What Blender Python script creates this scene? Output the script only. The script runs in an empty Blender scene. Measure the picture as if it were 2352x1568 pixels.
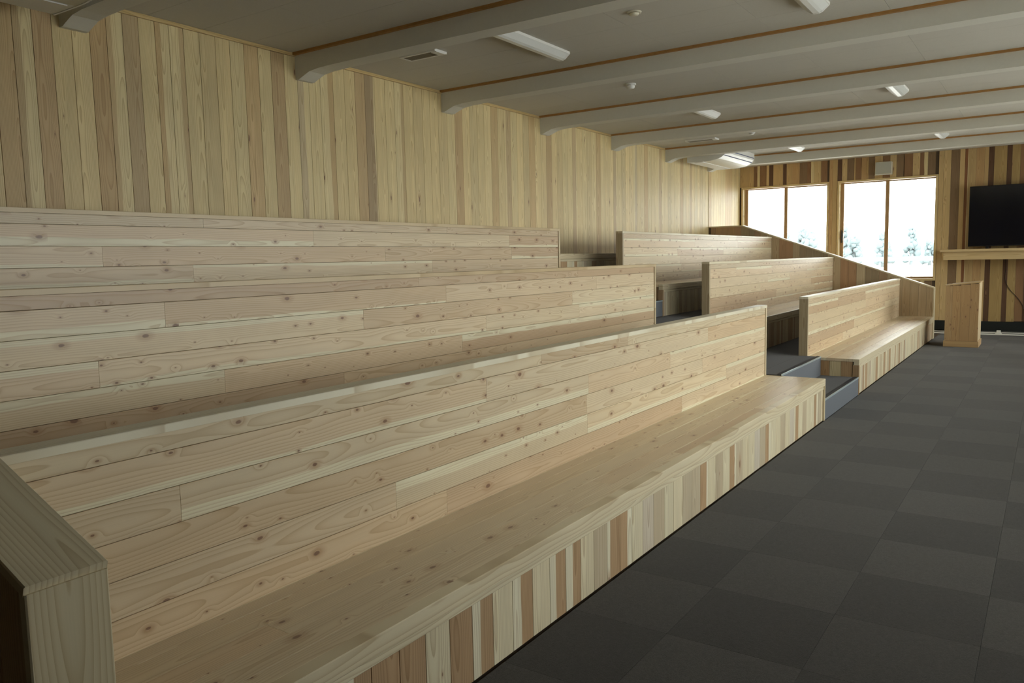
import bpy, math, random
from mathutils import Vector, Matrix

# ------------------------------------------------------------------ camera, sky, light, exposure
sc = bpy.context.scene
COL = sc.collection
H_CAM = 1.429
YAW, PITCH, ROLL, FPX = math.radians(34.3459), math.radians(5.8771), math.radians(-1.2453), 1816.1
fw = Vector((-math.sin(YAW) * math.cos(PITCH), math.cos(YAW) * math.cos(PITCH), -math.sin(PITCH)))
rt = Vector((math.cos(YAW), math.sin(YAW), 0))
up = rt.cross(fw)
rt, up = rt * math.cos(ROLL) + up * math.sin(ROLL), -rt * math.sin(ROLL) + up * math.cos(ROLL)
cam_d = bpy.data.cameras.new('camera')
cam_d.sensor_fit = 'HORIZONTAL'
cam_d.sensor_width = 36.0
cam_d.lens = FPX / 2352.0 * 36.0
cam_d.clip_end = 2000
cam = bpy.data.objects.new('camera', cam_d)
COL.objects.link(cam)
cam.matrix_world = Matrix(((rt.x, up.x, -fw.x, 0), (rt.y, up.y, -fw.y, 0), (rt.z, up.z, -fw.z, H_CAM), (0, 0, 0, 1)))
sc.camera = cam

WORLD_STRENGTH = 8.0
world = bpy.data.worlds.new('overcast_sky')
sc.world = world
world.use_nodes = True
bg = world.node_tree.nodes['Background']
bg.inputs['Color'].default_value = (0.98, 0.99, 0.97, 1)
bg.inputs['Strength'].default_value = WORLD_STRENGTH
sc.view_settings.view_transform = 'Standard'
sc.view_settings.look = 'None'
sc.view_settings.gamma = 1.0
sc.view_settings.use_curve_mapping = False
sc.view_settings.exposure = 0.0
sc.cycles.max_bounces = 8
sc.cycles.diffuse_bounces = 4
sc.cycles.glossy_bounces = 2
sc.cycles.transparent_max_bounces = 12
sc.cycles.sample_clamp_indirect = 6.0
sc.cycles.use_denoising = True
sc.cycles.use_adaptive_sampling = True
sc.cycles.adaptive_threshold = 0.02

# ------------------------------------------------------------------ measured layout (metres)
XS1, XB1, TB, P, RISE, SEAT = -1.566, -2.074, 0.0815, 1.0555, 0.3758, 0.362
ZT1 = 0.986                       # top of the first row's backrest
YA, YB, YP, YF = 7.037, 8.464, 14.453, 16.257
YN, YNO = 0.813, 0.660            # near partition, inner and outer face
XW, ZC = -5.364, 3.204
XR, YNEAR = 2.20, -2.0            # window wall on the right, wall behind the camera
XST2, ZST = -1.9346, 0.180
ZPF, ZPT, XPT = 0.840, 1.970, -4.719
RISER_W = 0.02
BEAM0, BEAMP, BEAMW = 2.746, 1.9421, 0.169
RW_WIN = [(2.6, 5.0), (5.3, 7.7), (8.0, 10.4), (10.7, 13.1), (13.4, 15.8)]
RW_Z = (0.90, 2.65)
WIN = [(-5.299, -3.643, 0.916, 2.770), (-3.438, -1.777, 0.916, 2.770)]

for a, b in RW_WIN:               # sky portals: they only guide sampling of the sky through the openings
    ld = bpy.data.lights.new('window_portal', 'AREA')
    ld.shape = 'RECTANGLE'
    ld.size, ld.size_y = RW_Z[1] - RW_Z[0], b - a
    ld.cycles.is_portal = True
    o = bpy.data.objects.new('window_portal', ld)
    o.matrix_world = Matrix.Translation((XR + 0.02, (a + b) / 2, (RW_Z[0] + RW_Z[1]) / 2)) @ Matrix(((0, 0, 1, 0), (0, 1, 0, 0), (-1, 0, 0, 0), (0, 0, 0, 1)))
    COL.objects.link(o)
for a, b, c, d in WIN:
    ld = bpy.data.lights.new('window_portal', 'AREA')
    ld.shape = 'RECTANGLE'
    ld.size, ld.size_y = b - a, d - c
    ld.cycles.is_portal = True
    o = bpy.data.objects.new('window_portal', ld)
    o.matrix_world = Matrix.Translation(((a + b) / 2, YF + 0.10, (c + d) / 2)) @ Matrix(((1, 0, 0, 0), (0, 0, 1, 0), (0, -1, 0, 0), (0, 0, 0, 1)))
    COL.objects.link(o)

# ------------------------------------------------------------------ node helpers and materials
class NT:
    def __init__(self, name):
        self.m = bpy.data.materials.new(name)
        self.m.use_nodes = True
        self.t = self.m.node_tree
        self.b = self.t.nodes['Principled BSDF']
    def n(self, kind, **kw):
        nd = self.t.nodes.new(kind)
        for k, v in kw.items():
            setattr(nd, k, v)
        return nd
    def set(self, sock, v):
        if hasattr(v, 'links') or isinstance(v, bpy.types.NodeSocket):
            self.t.links.new(v, sock)
        else:
            sock.default_value = v
    def math(self, op, a, b=0.0, c=0.0, clamp=False):
        nd = self.n('ShaderNodeMath', operation=op, use_clamp=clamp)
        for i, v in enumerate((a, b, c)):
            self.set(nd.inputs[i], v)
        return nd.outputs[0]
    def xyz(self, x, y, z):
        nd = self.n('ShaderNodeCombineXYZ')
        for i, v in enumerate((x, y, z)):
            self.set(nd.inputs[i], v)
        return nd.outputs[0]
    def smooth(self, v, a, b, lo=0.0, hi=1.0):
        nd = self.n('ShaderNodeMapRange', interpolation_type='SMOOTHSTEP')
        for i, q in enumerate((v, a, b, lo, hi)):
            self.set(nd.inputs[i], q)
        return nd.outputs[0]
    def noise(self, vec, scale=1.0, detail=2.0, rough=0.5):
        nd = self.n('ShaderNodeTexNoise')
        self.set(nd.inputs['Vector'], vec)
        nd.inputs['Scale'].default_value = scale
        nd.inputs['Detail'].default_value = detail
        nd.inputs['Roughness'].default_value = rough
        return nd.outputs['Fac']
    def mix(self, fac, a, b, kind='MIX'):
        nd = self.n('ShaderNodeMix', data_type='RGBA', blend_type=kind)
        self.set(nd.inputs[0], fac)
        self.set(nd.inputs[6], a)
        self.set(nd.inputs[7], b)
        return nd.outputs[2]

MATS = {}
def wood(name, knots=0.5, ring=0.35, freq=150.0, rough=0.36, sap=(0.80, 0.735, 0.53), cell=(0.17, 0.11), knotsize=0.075, mottle=0.12):
    """Plank wood: local X runs along the grain, Y across; tone and sapwood share come from the object's colour."""
    g = NT(name)
    tc = g.n('ShaderNodeTexCoord')
    oi = g.n('ShaderNodeObjectInfo')
    sp = g.n('ShaderNodeSeparateXYZ'); g.set(sp.inputs[0], tc.outputs['Object'])
    sg = g.n('ShaderNodeSeparateXYZ'); g.set(sg.inputs[0], tc.outputs['Generated'])
    r = oi.outputs['Random']
    rb = g.math('FRACT', g.math('MULTIPLY', r, 7.31))
    rc = g.math('FRACT', g.math('MULTIPLY', r, 23.77))
    l = g.math('ADD', sp.outputs[0], g.math('MULTIPLY', r, 61.7))
    w = g.math('ADD', sp.outputs[1], g.math('MULTIPLY', rb, 17.0))
    # knots
    vv = g.xyz(g.math('DIVIDE', l, cell[0]), g.math('DIVIDE', w, cell[1]), 0.0)
    vo = g.n('ShaderNodeTexVoronoi', voronoi_dimensions='2D', feature='F1')
    g.set(vo.inputs['Vector'], vv)
    vo.inputs['Scale'].default_value = 1.0
    vc = g.n('ShaderNodeSeparateColor'); g.set(vc.inputs[0], vo.outputs['Color'])
    has = g.math('GREATER_THAN', vc.outputs[0], 1.0 - knots)
    rad = g.math('MULTIPLY_ADD', g.math('POWER', vc.outputs[1], 3.0), knotsize, 0.022)
    dist = vo.outputs['Distance']
    wob = g.math('MULTIPLY', g.math('SUBTRACT', g.noise(g.xyz(g.math('MULTIPLY', l, 60.0), g.math('MULTIPLY', w, 60.0), 0.0)), 0.5), 0.05)
    dk = g.math('ADD', dist, wob)
    knot = g.math('MULTIPLY', has, g.smooth(dk, rad, g.math('MULTIPLY', rad, 0.55), 0.0, 1.0))
    halo = g.math('MULTIPLY', has, g.smooth(dist, g.math('MULTIPLY', rad, 3.2), rad, 0.0, 1.0))
    bump_k = g.math('MULTIPLY', has, g.smooth(dist, 0.30, 0.0, 0.0, 1.0))
    # growth rings of a flat-sawn board
    n1 = g.noise(g.xyz(g.math('MULTIPLY', l, 1.1), g.math('MULTIPLY', w, 3.0), rc), 1.0, 2.0)
    wc = g.math('SUBTRACT', sp.outputs[1], g.math('MULTIPLY', g.math('SUBTRACT', rb, 0.5), 0.10))
    tt = g.math('ADD', g.math('MULTIPLY_ADD', rc, 0.05, 0.012), g.math('MULTIPLY', g.math('SUBTRACT', n1, 0.5), 0.075))
    tt = g.math('ADD', tt, g.math('MULTIPLY', bump_k, 0.011))
    dd = g.math('SQRT', g.math('ADD', g.math('MULTIPLY', wc, wc), g.math('MULTIPLY', tt, tt)))
    saw = g.math('FRACT', g.math('MULTIPLY', dd, freq))
    late = g.math('MULTIPLY', g.math('POWER', saw, 3.0), g.smooth(saw, 1.0, 0.93, 0.0, 1.0))
    # fibre and slow mottling
    fib = g.noise(g.xyz(g.math('MULTIPLY', l, 5.0), g.math('MULTIPLY', w, 320.0), 0.0), 1.0, 2.0)
    mot = g.noise(g.xyz(g.math('MULTIPLY', l, 2.2), g.math('MULTIPLY', w, 14.0), 3.0), 1.0, 3.0)
    # sapwood band along one edge
    gy = g.math('ABSOLUTE', g.math('SUBTRACT', sg.outputs[1], g.math('GREATER_THAN', rc, 0.5)))
    edge = g.math('ADD', gy, g.math('MULTIPLY', g.math('SUBTRACT', g.noise(g.xyz(g.math('MULTIPLY', l, 1.6), rb, rc), 1.0, 2.0), 0.5), 0.35))
    al = oi.outputs['Alpha']
    sapm = g.math('MULTIPLY', g.smooth(g.math('SUBTRACT', edge, g.math('SUBTRACT', 1.0, al)), -0.015, 0.015), g.math('GREATER_THAN', al, 0.02))
    base = g.mix(sapm, oi.outputs['Color'], (*sap, 1))
    k = g.math('MULTIPLY_ADD', late, -ring, 1.0)
    k = g.math('MULTIPLY', k, g.math('MULTIPLY_ADD', fib, 0.10, 0.95))
    k = g.math('MULTIPLY', k, g.math('MULTIPLY_ADD', mot, mottle * 2, 1.0 - mottle))
    warm = g.mix(late, (1, 1, 1, 1), (1.0, 0.90, 0.78, 1))
    c = g.mix(1.0, base, warm, 'MULTIPLY')
    kk = g.n('ShaderNodeCombineColor')
    for i in range(3):
        g.set(kk.inputs[i], k)
    c = g.mix(1.0, c, kk.outputs[0], 'MULTIPLY')
    c = g.mix(g.math('MULTIPLY', halo, 0.45), c, (0.40, 0.23, 0.12, 1))
    c = g.mix(g.math('MULTIPLY', knot, 0.85), c, (0.20, 0.105, 0.065, 1))
    g.set(g.b.inputs['Base Color'], c)
    g.b.inputs['Roughness'].default_value = rough
    g.b.inputs['Specular IOR Level'].default_value = 0.45
    MATS[name] = g.m
    return g.m

def plain(name, col, rough=0.6, metal=0.0, spec=0.4, grain=0.0, scale=80.0, bump=0.0):
    g = NT(name)
    if grain or bump:
        tc = g.n('ShaderNodeTexCoord')
        f = g.noise(tc.outputs['Object'], scale, 3.0)
        c = g.mix(f, (*[v * (1 - grain) for v in col], 1), (*[min(1, v * (1 + grain)) for v in col], 1))
        g.set(g.b.inputs['Base Color'], c)
        if bump:
            bp = g.n('ShaderNodeBump'); bp.inputs['Strength'].default_value = bump; bp.inputs['Distance'].default_value = 0.003
            g.set(bp.inputs['Height'], f); g.set(g.b.inputs['Normal'], bp.outputs[0])
    else:
        g.b.inputs['Base Color'].default_value = (*col, 1)
    g.b.inputs['Roughness'].default_value = rough
    g.b.inputs['Metallic'].default_value = metal
    g.b.inputs['Specular IOR Level'].default_value = spec
    MATS[name] = g.m
    return g.m

def carpet(name):
    g = NT(name)
    tc = g.n('ShaderNodeTexCoord'); oi = g.n('ShaderNodeObjectInfo')
    f = g.noise(tc.outputs['Object'], 260.0, 3.0, 0.7)
    f2 = g.noise(tc.outputs['Object'], 60.0, 2.0)
    kk = g.n('ShaderNodeCombineColor')
    v = g.math('MULTIPLY', g.math('MULTIPLY_ADD', f, 1.5, 0.25), g.math('MULTIPLY_ADD', f2, 0.3, 0.85))
    for i in range(3):
        g.set(kk.inputs[i], v)
    g.set(g.b.inputs['Base Color'], g.mix(1.0, oi.outputs['Color'], kk.outputs[0], 'MULTIPLY'))
    g.b.inputs['Roughness'].default_value = 1.0
    g.b.inputs['Specular IOR Level'].default_value = 0.1
    g.b.inputs['Sheen Weight'].default_value = 0.12
    g.b.inputs['Sheen Roughness'].default_value = 0.45
    bp = g.n('ShaderNodeBump'); bp.inputs['Strength'].default_value = 0.5; bp.inputs['Distance'].default_value = 0.004
    g.set(bp.inputs['Height'], f); g.set(g.b.inputs['Normal'], bp.outputs[0])
    MATS[name] = g.m

def glass(name):
    g = NT(name)
    tr = g.n('ShaderNodeBsdfTransparent'); tr.inputs[0].default_value = (0.97, 0.985, 0.98, 1)
    gl = g.n('ShaderNodeBsdfGlossy'); gl.inputs['Roughness'].default_value = 0.02
    fr = g.n('ShaderNodeFresnel'); fr.inputs[0].default_value = 1.35
    mx = g.n('ShaderNodeMixShader')
    g.set(mx.inputs[0], fr.outputs[0]); g.set(mx.inputs[1], tr.outputs[0]); g.set(mx.inputs[2], gl.outputs[0])
    g.t.links.new(mx.outputs[0], g.t.nodes['Material Output'].inputs['Surface'])
    MATS[name] = g.m

wood('cedar', knots=0.60, ring=0.24, freq=120.0, cell=(0.16, 0.085), knotsize=0.11)
wood('clear_wood', knots=0.0, ring=0.28, freq=95.0)
wood('wall_wood', knots=0.12, ring=0.30, freq=130.0, cell=(0.45, 0.12), knotsize=0.06, mottle=0.16, sap=(0.77, 0.65, 0.37), rough=0.5)
wood('panel_wood', knots=0.06, ring=0.34, freq=130.0, cell=(0.35, 0.12), sap=(0.80, 0.74, 0.55), mottle=0.14)
plain('dark_wood_core', (0.10, 0.07, 0.045), 0.8, grain=0.2)
plain('ceiling_board', (0.66, 0.64, 0.58), 0.95, spec=0.1, grain=0.05, scale=120.0, bump=0.15)
plain('beam_paint', (0.74, 0.73, 0.66), 0.85, spec=0.2, grain=0.03, scale=40.0)
plain('brown_trim', (0.44, 0.235, 0.075), 0.6, grain=0.15, scale=25.0)
plain('plaster', (0.60, 0.56, 0.48), 0.9, spec=0.1, grain=0.03)
plain('riser_blue', (0.145, 0.158, 0.176), 0.55, grain=0.06, scale=60.0)
plain('nosing_edge', (0.62, 0.74, 0.78), 0.3, metal=0.6)
plain('nosing_black', (0.03, 0.03, 0.035), 0.7, grain=0.1)
plain('white_plastic', (0.80, 0.80, 0.77), 0.35, grain=0.02)
plain('cream_plastic', (0.70, 0.66, 0.53), 0.45, grain=0.02)
plain('lamp_diffuser', (0.82, 0.84, 0.82), 0.3, grain=0.02)
plain('grille', (0.36, 0.33, 0.26), 0.7, grain=0.1)
plain('blue_line', (0.10, 0.12, 0.22), 0.5)
plain('black_base', (0.012, 0.016, 0.016), 0.5, grain=0.2)
plain('tv_screen', (0.006, 0.006, 0.009), 0.12, spec=0.5)
plain('tv_plastic', (0.012, 0.012, 0.012), 0.45)
plain('speaker_grey', (0.46, 0.47, 0.42), 0.6, grain=0.04)
plain('outlet_metal_sun_strip', (0.90, 0.89, 0.82), 0.35)  # silver of the floor outlet, also the pale tone standing for sunlit floor
plain('bronze_frame', (0.42, 0.27, 0.13), 0.5, grain=0.1, scale=30.0)
plain('lock_metal', (0.10, 0.10, 0.09), 0.4, metal=0.6)
plain('cable_black', (0.015, 0.012, 0.01), 0.6)
plain('field', (0.72, 0.71, 0.68), 1.0, spec=0.0, grain=0.08, scale=0.3)
plain('road', (0.34, 0.36, 0.38), 1.0, spec=0.0, grain=0.05, scale=0.5)
plain('rail_steel', (0.17, 0.21, 0.225), 0.6, spec=0.1)
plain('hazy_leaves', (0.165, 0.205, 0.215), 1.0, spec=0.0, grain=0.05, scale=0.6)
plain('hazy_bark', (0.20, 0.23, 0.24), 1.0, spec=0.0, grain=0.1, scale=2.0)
carpet('carpet')
glass('window_glass')

# ------------------------------------------------------------------ object helpers
WL = {}                                        # world location of every empty / part used as a parent
def link(o, parent=None, loc=(0, 0, 0)):
    loc = Vector(loc)
    WL[o.name] = loc.copy()
    COL.objects.link(o)
    if parent is not None:
        o.parent = parent
        o.location = loc - WL[parent.name]
    else:
        o.location = loc
    return o
def tag(o, label, cat, group=None):
    o['label'] = label
    o['category'] = cat
    if group:
        o['group'] = group
    return o
def struct(o):
    o['kind'] = 'structure'
    return o
def thing(name, loc, label, cat, group=None):
    return tag(link(bpy.data.objects.new(name, None), None, loc), label, cat, group)

CACHE = {}
def prism_mesh(key, prof, length):
    """extrude closed profile (y, z) along local X, centred"""
    k = ('prism', key, tuple(prof), round(length, 4))
    if k in CACHE:
        return CACHE[k]
    n = len(prof)
    vs = [(-length / 2, y, z) for y, z in prof] + [(length / 2, y, z) for y, z in prof]
    fs = [(i, (i + 1) % n, n + (i + 1) % n, n + i) for i in range(n)]
    fs += [tuple(range(n - 1, -1, -1)), tuple(range(n, 2 * n))]
    me = bpy.data.meshes.new(key)
    me.from_pydata(vs, [], fs)
    me.validate()
    CACHE[k] = me
    return me
def board_mesh(length, width, thick, c=0.0012):
    length, width, thick = round(length, 4), round(width, 4), round(thick, 4)
    h = width / 2
    prof = [(-h, 0), (h, 0), (h, thick - c), (h - c, thick), (-h + c, thick), (-h, thick - c)]
    return prism_mesh('board', prof, length)
def basis(ax, az):
    ax = Vector(ax).normalized(); az = Vector(az).normalized()
    ay = az.cross(ax)
    return Matrix((ax, ay, az)).transposed()
def mesh_obj(name, me, mat, parent, loc, rot=None, color=None):
    o = bpy.data.objects.new(name, me)
    link(o, parent, loc)
    if rot is not None:
        o.rotation_euler = rot.to_euler()
    if me.materials:
        if me.materials[0] is not MATS[mat]:
            o.material_slots[0].link = 'OBJECT'
            o.material_slots[0].material = MATS[mat]
    else:
        me.materials.append(MATS[mat])
    if color is not None:
        o.color = color
    return o
def board(name, lo, hi, grain, face, mat, parent=None, color=(0.7, 0.6, 0.4, 0), c=0.0012):
    """board filling the box lo..hi; grain = axis letter of the grain, face = signed axis of the visible face ('+x')"""
    lo, hi = Vector(lo), Vector(hi)
    ai = 'xyz'.index(grain); fi = 'xyz'.index(face[1]); wi = 3 - ai - fi
    s = 1 if face[0] == '+' else -1
    ax = Vector((0, 0, 0)); ax[ai] = 1
    az = Vector((0, 0, 0)); az[fi] = s
    ctr = (lo + hi) / 2
    ctr[fi] = lo[fi] if s > 0 else hi[fi]
    size = hi - lo
    me = board_mesh(size[ai], size[wi], size[fi], min(c, size[fi] / 3, size[wi] / 4))
    return mesh_obj(name, me, mat, parent, ctr, basis(ax, az), color)
def box(name, lo, hi, mat, parent=None, color=None, bevel=0.0):
    lo, hi = Vector(lo), Vector(hi)
    s = hi - lo
    k = ('box', round(s.x, 4), round(s.y, 4), round(s.z, 4))
    if k not in CACHE:
        a, b, c = s / 2
        vs = [(x, y, z) for x in (-a, a) for y in (-b, b) for z in (-c, c)]
        me = bpy.data.meshes.new('box')
        me.from_pydata(vs, [], [(0, 1, 3, 2), (4, 6, 7, 5), (0, 4, 5, 1), (2, 3, 7, 6), (0, 2, 6, 4), (1, 5, 7, 3)])
        CACHE[k] = me
    o = mesh_obj(name, CACHE[k], mat, parent, (lo + hi) / 2, None, color)
    if bevel:
        md = o.modifiers.new('edge', 'BEVEL'); md.width = bevel; md.segments = 2
    return o
def multi_box(name, boxes, mat, parent=None):
    vs, fs = [], []
    for lo, hi in boxes:
        n = len(vs)
        vs += [(x, y, z) for x in (lo[0], hi[0]) for y in (lo[1], hi[1]) for z in (lo[2], hi[2])]
        fs += [tuple(n + i for i in f) for f in ((0, 1, 3, 2), (4, 6, 7, 5), (0, 4, 5, 1), (2, 3, 7, 6), (0, 2, 6, 4), (1, 5, 7, 3))]
    c = Vector((sum(v[0] for v in vs), sum(v[1] for v in vs), sum(v[2] for v in vs))) / len(vs)
    me = bpy.data.meshes.new(name)
    me.from_pydata([Vector(v) - c for v in vs], [], fs)
    return mesh_obj(name, me, mat, parent, c)
def poly(name, pts, axis, a, b, mat, parent=None, color=None, smooth=False):
    """extrude a world-space outline between a and b along axis; outline in the other two axes in cyclic order"""
    def mk(p, t):
        return {'x': (t, p[0], p[1]), 'y': (p[0], t, p[1]), 'z': (p[0], p[1], t)}[axis]
    vs = [Vector(mk(p, a)) for p in pts] + [Vector(mk(p, b)) for p in pts]
    n = len(pts)
    fs = [(i, (i + 1) % n, n + (i + 1) % n, n + i) for i in range(n)] + [tuple(range(n - 1, -1, -1)), tuple(range(n, 2 * n))]
    ctr = sum(vs, Vector()) / len(vs)
    me = bpy.data.meshes.new(name)
    me.from_pydata([v - ctr for v in vs], [], fs)
    import bmesh
    bm = bmesh.new(); bm.from_mesh(me); bmesh.ops.recalc_face_normals(bm, faces=bm.faces); bm.to_mesh(me); bm.free()
    o = mesh_obj(name, me, mat, parent, ctr, None, color)
    return o
def tube(name, pts, rad, mat, parent=None):
    cu = bpy.data.curves.new(name, 'CURVE'); cu.dimensions = '3D'; cu.bevel_depth = rad; cu.bevel_resolution = 2
    spn = cu.splines.new('NURBS'); spn.points.add(len(pts) - 1); spn.use_endpoint_u = True; spn.order_u = 3
    c0 = Vector(pts[0])
    for q, p in zip(spn.points, pts):
        q.co = (*(Vector(p) - c0), 1)
    tmp = bpy.data.objects.new(name + '_curve', cu); COL.objects.link(tmp)
    dg = bpy.context.evaluated_depsgraph_get()
    me = bpy.data.meshes.new_from_object(tmp.evaluated_get(dg))
    bpy.data.objects.remove(tmp)
    me.materials.clear()
    return mesh_obj(name, me, mat, parent, c0)
def lathe(name, prof, loc, mat, parent=None, seg=24):
    vs, fs = [], []
    n = len(prof)
    for i in range(seg):
        a = 2 * math.pi * i / seg
        vs += [(r * math.cos(a), r * math.sin(a), z) for r, z in prof]
    for i in range(seg):
        j = (i + 1) % seg
        fs += [(i * n + k, j * n + k, j * n + k + 1, i * n + k + 1) for k in range(n - 1)]
    fs.append(tuple(i * n for i in range(seg))[::-1]); fs.append(tuple(i * n + n - 1 for i in range(seg)))
    me = bpy.data.meshes.new(name); me.from_pydata(vs, [], fs); me.validate()
    for p_ in me.polygons:
        p_.use_smooth = len(p_.vertices) == 4
    return mesh_obj(name, me, mat, parent, loc)

rng = random.Random(7)
def jit(c, s=0.06, a=None):
    k = 1 + rng.uniform(-s, s); h = rng.uniform(-s, s) * 0.35
    return (min(1, c[0] * k * (1 + h)), min(1, c[1] * k), min(1, c[2] * k * (1 - h)), c[3] if a is None and len(c) > 3 else (a or 0.0))

CEDAR = [(0.70, 0.56, 0.375), (0.72, 0.595, 0.405), (0.66, 0.515, 0.335), (0.72, 0.60, 0.405), (0.60, 0.45, 0.29), (0.70, 0.565, 0.38)]
CAPW = (0.76, 0.68, 0.48, 0)
PALE = (0.75, 0.615, 0.335)
BROWN = (0.57, 0.415, 0.22)
ORANGE = (0.63, 0.46, 0.235)
GREYB = (0.41, 0.31, 0.18)

# ------------------------------------------------------------------ setting: floor and carpet tiles
floor = struct(box('floor', (XW - 0.3, YNEAR - 0.2, -0.15), (XR + 0.2, YF + 0.2, -0.012), 'dark_wood_core'))
tx = [XS1 + 0.001, -1.16, -0.66, -0.16, 0.34, 0.84, 1.34, 1.84, XR]
y0 = 4.20 - 0.5 * 13
ty = [YNEAR] + [y0 + 0.5 * i for i in range(1, 40) if YNEAR + 0.05 < y0 + 0.5 * i < YF - 0.1] + [YF - 0.02]
for j in range(len(ty) - 1):
    for i in range(len(tx) - 1):
        lightc = (i + j) % 2 == 0
        k = 1.12 if lightc else 0.90  # pile-direction sheen of the quarter-turned tiles put into their colour
        k *= 1 + rng.uniform(-0.06, 0.06)
        col = (0.063 * k, 0.059 * k, 0.053 * k, 1)
        box('carpet_tile', (tx[i] + 0.0005, ty[j] + 0.0005, -0.012), (tx[i + 1] - 0.0005, ty[j + 1] - 0.0005, 0.0), 'carpet', floor, col)

# ------------------------------------------------------------------ setting: left (back) plank wall
wall_left = struct(box('wall_left', (XW - 0.25, YNEAR - 0.2, -0.15), (XW - 0.014, YF + 0.2, ZC + 0.1), 'dark_wood_core'))
seams = [2.459, 2.576, 2.696, 2.822, 2.94, 3.057, 3.174, 3.29, 3.415, 3.523, 3.641, 3.773, 3.911, 4.04, 4.17, 4.306, 4.434, 4.567, 4.704, 4.829, 4.958, 5.109, 5.247, 5.379, 5.505, 5.635, 5.775, 5.907, 6.037, 6.183, 6.321, 6.44, 6.573, 6.718, 6.851, 6.982]
while seams[0] > YNEAR + 0.14:
    seams.insert(0, seams[0] - 0.118)
seams[0] = YNEAR
n_front = seams.index(2.459)
while seams[-1] < YP - 0.14:
    seams.append(seams[-1] + 0.133)
seams.append(YP)
codes = 'mBPPOmGPMmPpPPoPBPgPMPPBDPPmPpPPpPB'
extra = 'PpPPoPbPPpoPPBPpPPbPPpPoPPPbPpPPgPPoPPPbPPpPPPoPPbPPPpPPPPPoPPP'
def wall_tone(code):
    t = {'P': (*PALE, 0), 'p': (0.68, 0.55, 0.30, 0), 'B': (*BROWN, 0), 'b': (0.60, 0.45, 0.25, 0.3), 'O': (0.60, 0.43, 0.215, 0), 'o': (*ORANGE, 0),
         'G': (0.57, 0.44, 0.25, 0), 'g': (0.60, 0.48, 0.29, 0.45), 'M': (0.59, 0.43, 0.22, 0.60), 'm': (0.60, 0.45, 0.24, 0.68), 'D': (*GREYB, 0.12)}[code]
    return jit(t, 0.05)
for i in range(len(seams) - 1):
    k = i - n_front
    if k < 0:
        code = rng.choice('PPPpoBm')
    elif k < len(codes):
        code = codes[k]
    else:
        code = extra[(k - len(codes)) % len(extra)]
    board('plank', (XW - 0.014, seams[i] + 0.0012, 1.10), (XW, seams[i + 1] - 0.0012, ZC - 0.03), 'z', '+x', 'wall_wood', wall_left, wall_tone(code))
# the last stretch of wall beyond the far partition stands a little forward
yy = YP + 0.0
while yy < YF - 0.02:
    e = min(yy + 0.131, YF - 0.013)
    board('plank', (XW - 0.014, yy + 0.001, 0.0), (XW + 0.006, e - 0.001, ZC - 0.001), 'z', '+x', 'wall_wood', wall_left, wall_tone(rng.choice('PPPpPo')))
    yy = e
# trim strip under the ceiling, between the beams
for i in range(0, 8):
    a = BEAM0 + BEAMP * (i - 1) + BEAMW + 0.001 if i else YNEAR
    b = min(BEAM0 + BEAMP * i - 0.001, YF)
    if i == 0:
        for a, b in ((YNEAR, BEAM0 - BEAMP - 0.001), (BEAM0 - BEAMP + BEAMW + 0.001, BEAM0 - 0.001)):
            t = board('trim_1', (XW - 0.013, a, ZC - 0.029), (XW + 0.012, b, ZC - 0.001), 'y', '+x', 'clear_wood', None, (0.66, 0.50, 0.24, 0)); struct(t)
        continue
    if i < 7:
        struct(board('trim_1', (XW - 0.013, a, ZC - 0.029), (XW + 0.012, b, ZC - 0.001), 'y', '+x', 'clear_wood', None, (0.66, 0.50, 0.24, 0)))

# ------------------------------------------------------------------ setting: far wall with two windows
T = 0.20
wall_far = struct(multi_box('wall_far', [
    ((XW - 0.3, YF, -0.15), (WIN[0][0], YF + T, ZC + 0.1)),
    ((WIN[0][1], YF, -0.15), (WIN[1][0], YF + T, ZC + 0.1)),
    ((WIN[1][1], YF, -0.15), (XR + 0.3, YF + T, ZC + 0.1)),
    ((WIN[0][0], YF, WIN[0][3]), (WIN[0][1], YF + T, ZC + 0.1)), ((WIN[0][0], YF, -0.15), (WIN[0][1], YF + T, WIN[0][2])),
    ((WIN[1][0], YF, WIN[1][3]), (WIN[1][1], YF + T, ZC + 0.1)), ((WIN[1][0], YF, -0.15), (WIN[1][1], YF + T, WIN[1][2]))], 'dark_wood_core'))
FT = {'t': (0.58, 0.415, 0.20, 0), 'T': (0.64, 0.475, 0.24, 0), 'o': (0.54, 0.36, 0.17, 0), 'b': (0.29, 0.165, 0.08, 0), 'd': (0.13, 0.068, 0.038, 0),
      'g': (0.25, 0.165, 0.09, 0), 'w': (0.27, 0.15, 0.075, 0.45), 'r': (0.26, 0.11, 0.045, 0.2), 'l': (0.45, 0.32, 0.135, 0)}
fx = [XW + 0.007, -5.188, -5.075, -4.953, -4.823, -4.768, -4.686, -4.495, -4.426, -4.316, -4.174, -4.033, -3.903, -3.771, -3.655, -3.553, -3.469, -3.388,
      -3.296, -3.173, -3.148, -3.045, -2.95, -2.921, -2.813, -2.677, -2.552, -2.444, -2.325, -2.314, -2.174, -2.058, -1.929, -1.802, -1.67, -1.559,
      -1.422, -1.345, -1.288, -1.173, -1.047, -0.985, -0.904, -0.714, -0.641, -0.520, -0.40, -0.27, -0.14, -0.02, 0.11, 0.24, 0.36, 0.49, 0.62, 0.75, 0.87, 1.0, 1.13, 1.25, 1.38, 1.5, 1.63, 1.75, 1.88, 2.0, XR]
ft = 'ttwbTdtdtogwTbotdTgtbotgtbTgTbTwgTTgTrtotdldlbdlbdldbldbld'
ft = ft + 'ldtbdltdbldtbl'[:len(fx) - 1 - len(ft)]
FW0, FW1 = 0.171, ZC - 0.002
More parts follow.
